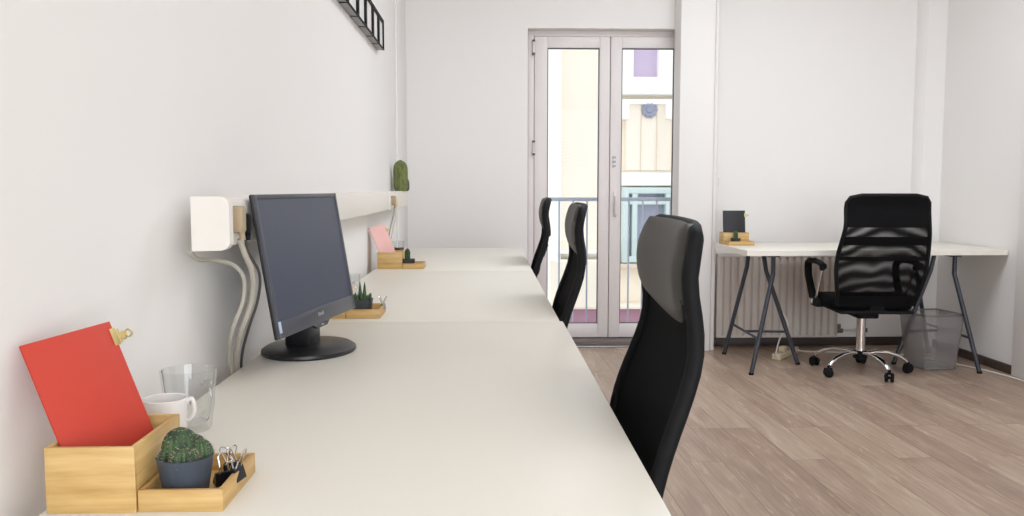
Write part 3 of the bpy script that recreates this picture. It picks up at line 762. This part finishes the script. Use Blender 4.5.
# far set, pink notebook
WB = .118
N = (-.527, 4.020, DZ)
open_box('storage_box', 'bamboo storage box holding the pink notebook on the far desk', 'box', N, 0, WB, LB, HB, G1)
open_box('tray', 'low bamboo tray with small cactus on the far desk beside the pink notebook', 'tray', local(N, 0, (WB + .0015, .002, 0)), 0, .100, .142, HT, G2)
nb, R, w, hg = book_in(N, 'pink notebook leaning in the bamboo box on the far desk', 'pink')
bulldog('small clip on the upper edge of the pink notebook', nb.location + (R @ Vector((w, -.0025, hg - .03))), R)
def finger(pt, r, h, z, m='cact', rb=10, x=0, y=0):
    mb, pf = ribbed(r, h, rb, .14, 60, z, .45); g = mb.build('cactus_stem', m, pt, 60, Matrix.Translation((x, y, 0)))
    spines(pf, rb, .003, 9, (x, y, 0), 2).build('spines', 'spine', g, kind='stuff')
pt = pot('potted_cactus', 'charcoal pot with short upright cactus beside the pink notebook', local(N, 0, (.146, .045, .0052)), 'potd', .030, .024, .040, 5.)
finger(pt, .0135, .062, .030, 'cact', 10, -.006, 0)
# set on the desk by the radiator, turned to face the room, black notebook
WB = .105
RZ = -PI / 2
DR = DZ + .013
N = (1.557, 5.66, DR - .002)
open_box('storage_box', 'bamboo storage box holding the black notebook on the desk by the radiator', 'box', N, RZ, WB, LB + .02, HB, G1)
open_box('tray', 'low bamboo tray in front of the black notebook on the radiator desk', 'tray', local(N, RZ, (WB + .0015, .010, 0)), RZ, .100, .165, HT, G2)
nb, R, w, hg = notebook('black notebook standing in the bamboo box on the radiator desk', 'navy', ((1.566, 5.588, DR + .006), (1.715, 5.588, DR + .006), (0, 0, 0), (1.566, 5.618, DR + .222)))
bulldog('pale clip on the upper right edge of the black notebook', nb.location + (R @ Vector((w, -.0025, hg - .03))), R)
pt = pot('potted_cactus', 'dark pot with small cactus before the black notebook', local(N, RZ, (.150, .068, .0052)), 'potd', .030, .024, .040, 5.)
finger(pt, .0155, .062, .028, 'cact', 10, 0, 0)

# ------------------------------------------------------------------ mugs and glasses
def mug(name, label, loc, rt, rb, hgt, m, rz, th=.003, base=.006, hh=(.72, .28), hr=.005, out=.024):
    t = thing(name, label, 'mug', loc, rz)
    prof = [(rb * .92, 0), (rb, .003), (rb + (rt - rb) * .5, hgt * .5), (rt, hgt - .001), (rt - th * .5, hgt), (rt - th, hgt - .001), (rb + (rt - rb) * .5 - th, hgt * .5), (rb - th, base + .004), (rb * .8, base), (.001, base)]
    MB().lathe(prof, 48).build('cup', m, t, 50)
    z1, z0 = hgt * hh[0], hgt * hh[1]; ra = rb + (rt - rb) * hh[0] - .001; r0 = rb + (rt - rb) * hh[1] - .001
    P = [(ra, 0, z1), (ra + out * .7, 0, z1 + .004), (ra + out, 0, (z1 * .75 + z0 * .25)), (ra + out * .9, 0, (z1 * .35 + z0 * .65)), (r0 + out * .45, 0, z0 + .001), (r0, 0, z0)]
    MB().tube(spline(P, 6), hr, 10, flat=hr * 1.15).build('handle', m, t, 60)
    return t
mug('white_mug', 'white mug half hidden behind the red notebook and its box', (-.478, 1.245, DZ), .032, .028, .076, 'ceramic', math.radians(4), hr=.003, out=.011, hh=(.92, .55))
mug('glass_mug', 'clear glass mug on the near desk behind the white mug', (-.478, 1.345, DZ), .0435, .033, .098, 'glass', math.radians(-40), th=.0035, base=.012, out=.022, hh=(.8, .3))
mug('glass_mug', 'clear glass mug by the wall, half hidden behind the monitor edge', (-.468, 2.86, DZ), .038, .031, .095, 'glass', math.radians(-60), th=.003, base=.010)
gm = mug('glass_mug', 'glass with a dark drink behind the far bamboo box', (-.452, 4.24, DZ), .036, .030, .122, 'glass', math.radians(150), th=.003, base=.02)
MB().lathe([(.001, .0215), (.0255, .0225), (.0305, .088), (.0305, .0885), (.001, .0885)], 32).build('drink', 'coffee', gm)

# ------------------------------------------------------------------ radiator, pipes
ra = thing('radiator', 'cream ribbed panel radiator on the far wall under the desk', 'radiator', (1.60, 5.845, .075))
RL, RH = .86, .585
poly = []
n = int(RL / .05)
for i in range(n):
    x = i * .05
    poly += [(x + .004, 0), (x + .028, 0), (x + .034, .018), (x + .044, .018)]
poly.append((n * .05 + .004, 0)); poly.append((n * .05 + .01, .026)); poly.append((0, .026))
MB().prism(poly, 'z', .015, RH - .015).box((0, -.002, 0), (RL, .016, .016), .003).box((0, -.002, RH - .016), (RL, .016, RH), .003).build('front_panel', 'radiator', ra)
MB().box((0, .055, 0), (RL, .068, RH), .003).build('rear_panel', 'radiator', ra)
gr = MB().box((0, .0, RH - .004), (RL, .012, RH + .006)).box((0, .06, RH - .004), (RL, .07, RH + .006))
for i in range(44): gr.box((.01 + i * .0195, .012, RH - .001), (.018 + i * .0195, .06, RH + .004))
gr.build('top_grille', 'radiator', ra)
for x in (0, RL - .004): MB().box((x, .0, .0), (x + .004, .068, RH), .001).build('side_cover', 'radiator', ra)
vl = MB().tube([(RL, .03, .045), (RL + .02, .03, .045)], .010, 12).lathe([(.012, -.016), (.012, .016)], 12, (RL + .03, .03, .045)); vl.tube([(RL + .04, .03, .045), (RL + .20, .03, .045)], .0075, 10)
vl.build('pipe', 'radiator', ra)
vv = MB().box((RL - .01, .012, .028), (RL + .05, .048, .060), .006).lathe([(.017, 0), (.017, .03), (.013, .034)], 14, (RL + .02, .03, .055)); vv.build('valve', 'valve', ra)
MB().box((RL + .18, .012, .03), (RL + .225, .048, .062), .006).tube([(RL + .20, .03, .045), (RL + .20, .10, .045)], .008, 10).build('wall_elbow', 'valve', ra)
hp = thing('heating_pipe', 'white vertical heating pipe beside the pier right of the balcony door', 'pipe', (1.555, 5.80, 0))
MB().tube([(0, 0, 0), (0, 0, ZC)], .0165, 20).build('pipe', 'trim', hp)
MB().lathe([(.022, 1.22), (.023, 1.225), (.023, 1.255), (.022, 1.26)], 20).build('collar', 'trim', hp)
MB().tube([(.015, 0, 1.19), (.03, .0, 1.19), (.03, .0, 1.14)], .006, 8).box((-.02, 0, 1.15), (.02, .15, 1.165)).build('pipe_clamp', 'trim', hp)

# ------------------------------------------------------------------ waste bin, power strip, floor cable
bn = thing('waste_bin', 'silver wire mesh waste bin under the right end of the radiator desk', 'bin', (2.785, 5.20, 0), math.radians(8))
def sq(hw, r, z, n=6):
    o = []
    for cx, cy, a0 in ((1, 1, 0), (-1, 1, 90), (-1, -1, 180), (1, -1, 270)):
        for k in range(n + 1):
            a = math.radians(a0 + 90 * k / n); o.append((cx * (hw - r) + r * math.cos(a), cy * (hw - r) + r * math.sin(a), z))
    return o
hb, ht, zh = .108, .138, .345
MB().ring_skin([sq(hb + (ht - hb) * i / 6, .02, .004 + (zh - .004) * i / 6) for i in range(7)], caps=False).build('mesh_wall', 'wire', bn, 60)
MB().ring_skin([sq(hb, .02, .001), sq(hb, .02, .006)]).build('bottom', 'grey', bn)
MB().tube(sq(ht, .02, zh), .0045, 8, closed=True).build('rim', 'steel', bn, 60)
MB().tube(sq(hb, .02, .006), .004, 8, closed=True).build('base_ring', 'steel', bn, 60)
ps = thing('power_strip', 'ivory power strip lying on the floor under the radiator desk', 'power strip', (1.885, 5.43, 0), math.radians(-40))
MB().box((-.029, 0, 0), (.029, .34, .042), .007, 3).build('strip_body', 'strip', ps)
for y in (.06, .12, .18, .24): MB().lathe([(.02, .0405), (.02, .0428), (.017, .0428), (.016, .039), (.001, .039)], 20, (0, y, 0)).build('socket', 'hole', ps)
MB().box((-.012, .29, .041), (.012, .315, .046), .002).build('switch', 'hole', ps)
MB().box((-.02, .09, .042), (.02, .15, .075), .006).build('plug', 'strip', ps)
cable('white cable rising from the front of the power strip to the trestle bar', [(1.885, 5.428, .024), (1.878, 5.415, .03), (1.885, 5.42, .075), (1.915, 5.44, .15), (1.955, 5.44, .21), (1.96, 5.45, .26), (1.90, 5.52, .40), (1.87, 5.55, .69)], .0045, 'wcable')
cable('white cable running along the floor past the waste bin to the right wall', [(2.11, 5.69, .03), (2.16, 5.70, .006), (2.35, 5.66, .0052), (2.6, 5.62, .0052), (2.8, 5.55, .0052), (2.95, 5.36, .0052), (2.99, 5.24, .0052), (3.05, 5.10, .0052), (3.09, 4.95, .0052), (3.11, 4.80, .0052), (3.12, 4.6, .0052), (3.12, 4.2, .0052)], .005, 'wcable')

# ------------------------------------------------------------------ light
def area(name, loc, size, power, col, aim=None, spread=None):
    l = bpy.data.lights.new(name, 'AREA'); l.shape = 'RECTANGLE'; l.size, l.size_y = size; l.energy = power; l.color = col
    o = bpy.data.objects.new(name, l); COL.objects.link(o); o.location = loc
    if aim is not None: o.rotation_euler = (Vector(aim) - Vector(loc)).to_track_quat('-Z', 'Y').to_euler()
    return o
WH = (.875, .94, 1.)
area('ceiling_lamp', (1.5, 1.2, 2.95), (1.6, 1.0), 7, WH)
area('ceiling_lamp', (1.5, 3.9, 2.95), (1.6, 1.0), 49, WH)
area('front_fill', (1.4, YF + .05, 1.35), (3.2, 2.3), 138, (.86, .94, 1.), aim=(1.4, 6, 1.35))  # added fill light from behind the camera; the front wall has no window
pl = area('door_portal', ((OX0 + OX1) / 2, 6.14, 1.14), (1.15, 2.15), 1, (1, 1, 1), aim=((OX0 + OX1) / 2, 0, 1.14)); pl.data.cycles.is_portal = True
w = bpy.data.worlds.new('sky'); SC.world = w; w.use_nodes = True
bg = w.node_tree.nodes['Background']; bg.inputs['Color'].default_value = (.93, .965, 1., 1); bg.inputs['Strength'].default_value = 1.6

# ------------------------------------------------------------------ camera
cam = bpy.data.cameras.new('camera'); co = bpy.data.objects.new('camera', cam); COL.objects.link(co)
F = 847.0
pitch = math.atan(70 / F); yaw = math.atan(24 * math.cos(pitch) / F)
co.location = (0, 0, 1.125); co.rotation_euler = (PI / 2 - pitch, 0, -yaw)
cam.sensor_width = 36; cam.lens = 36 * F / 1024; cam.clip_start = .05; cam.clip_end = 200
SC.camera = co
vs = SC.view_settings; vs.view_transform = 'Standard'; vs.look = 'None'; vs.gamma = 1; vs.use_curve_mapping = False; vs.exposure = -.12
SC.cycles.use_denoising = True
SC.cycles.max_bounces = 10; SC.cycles.diffuse_bounces = 6; SC.cycles.transparent_max_bounces = 24
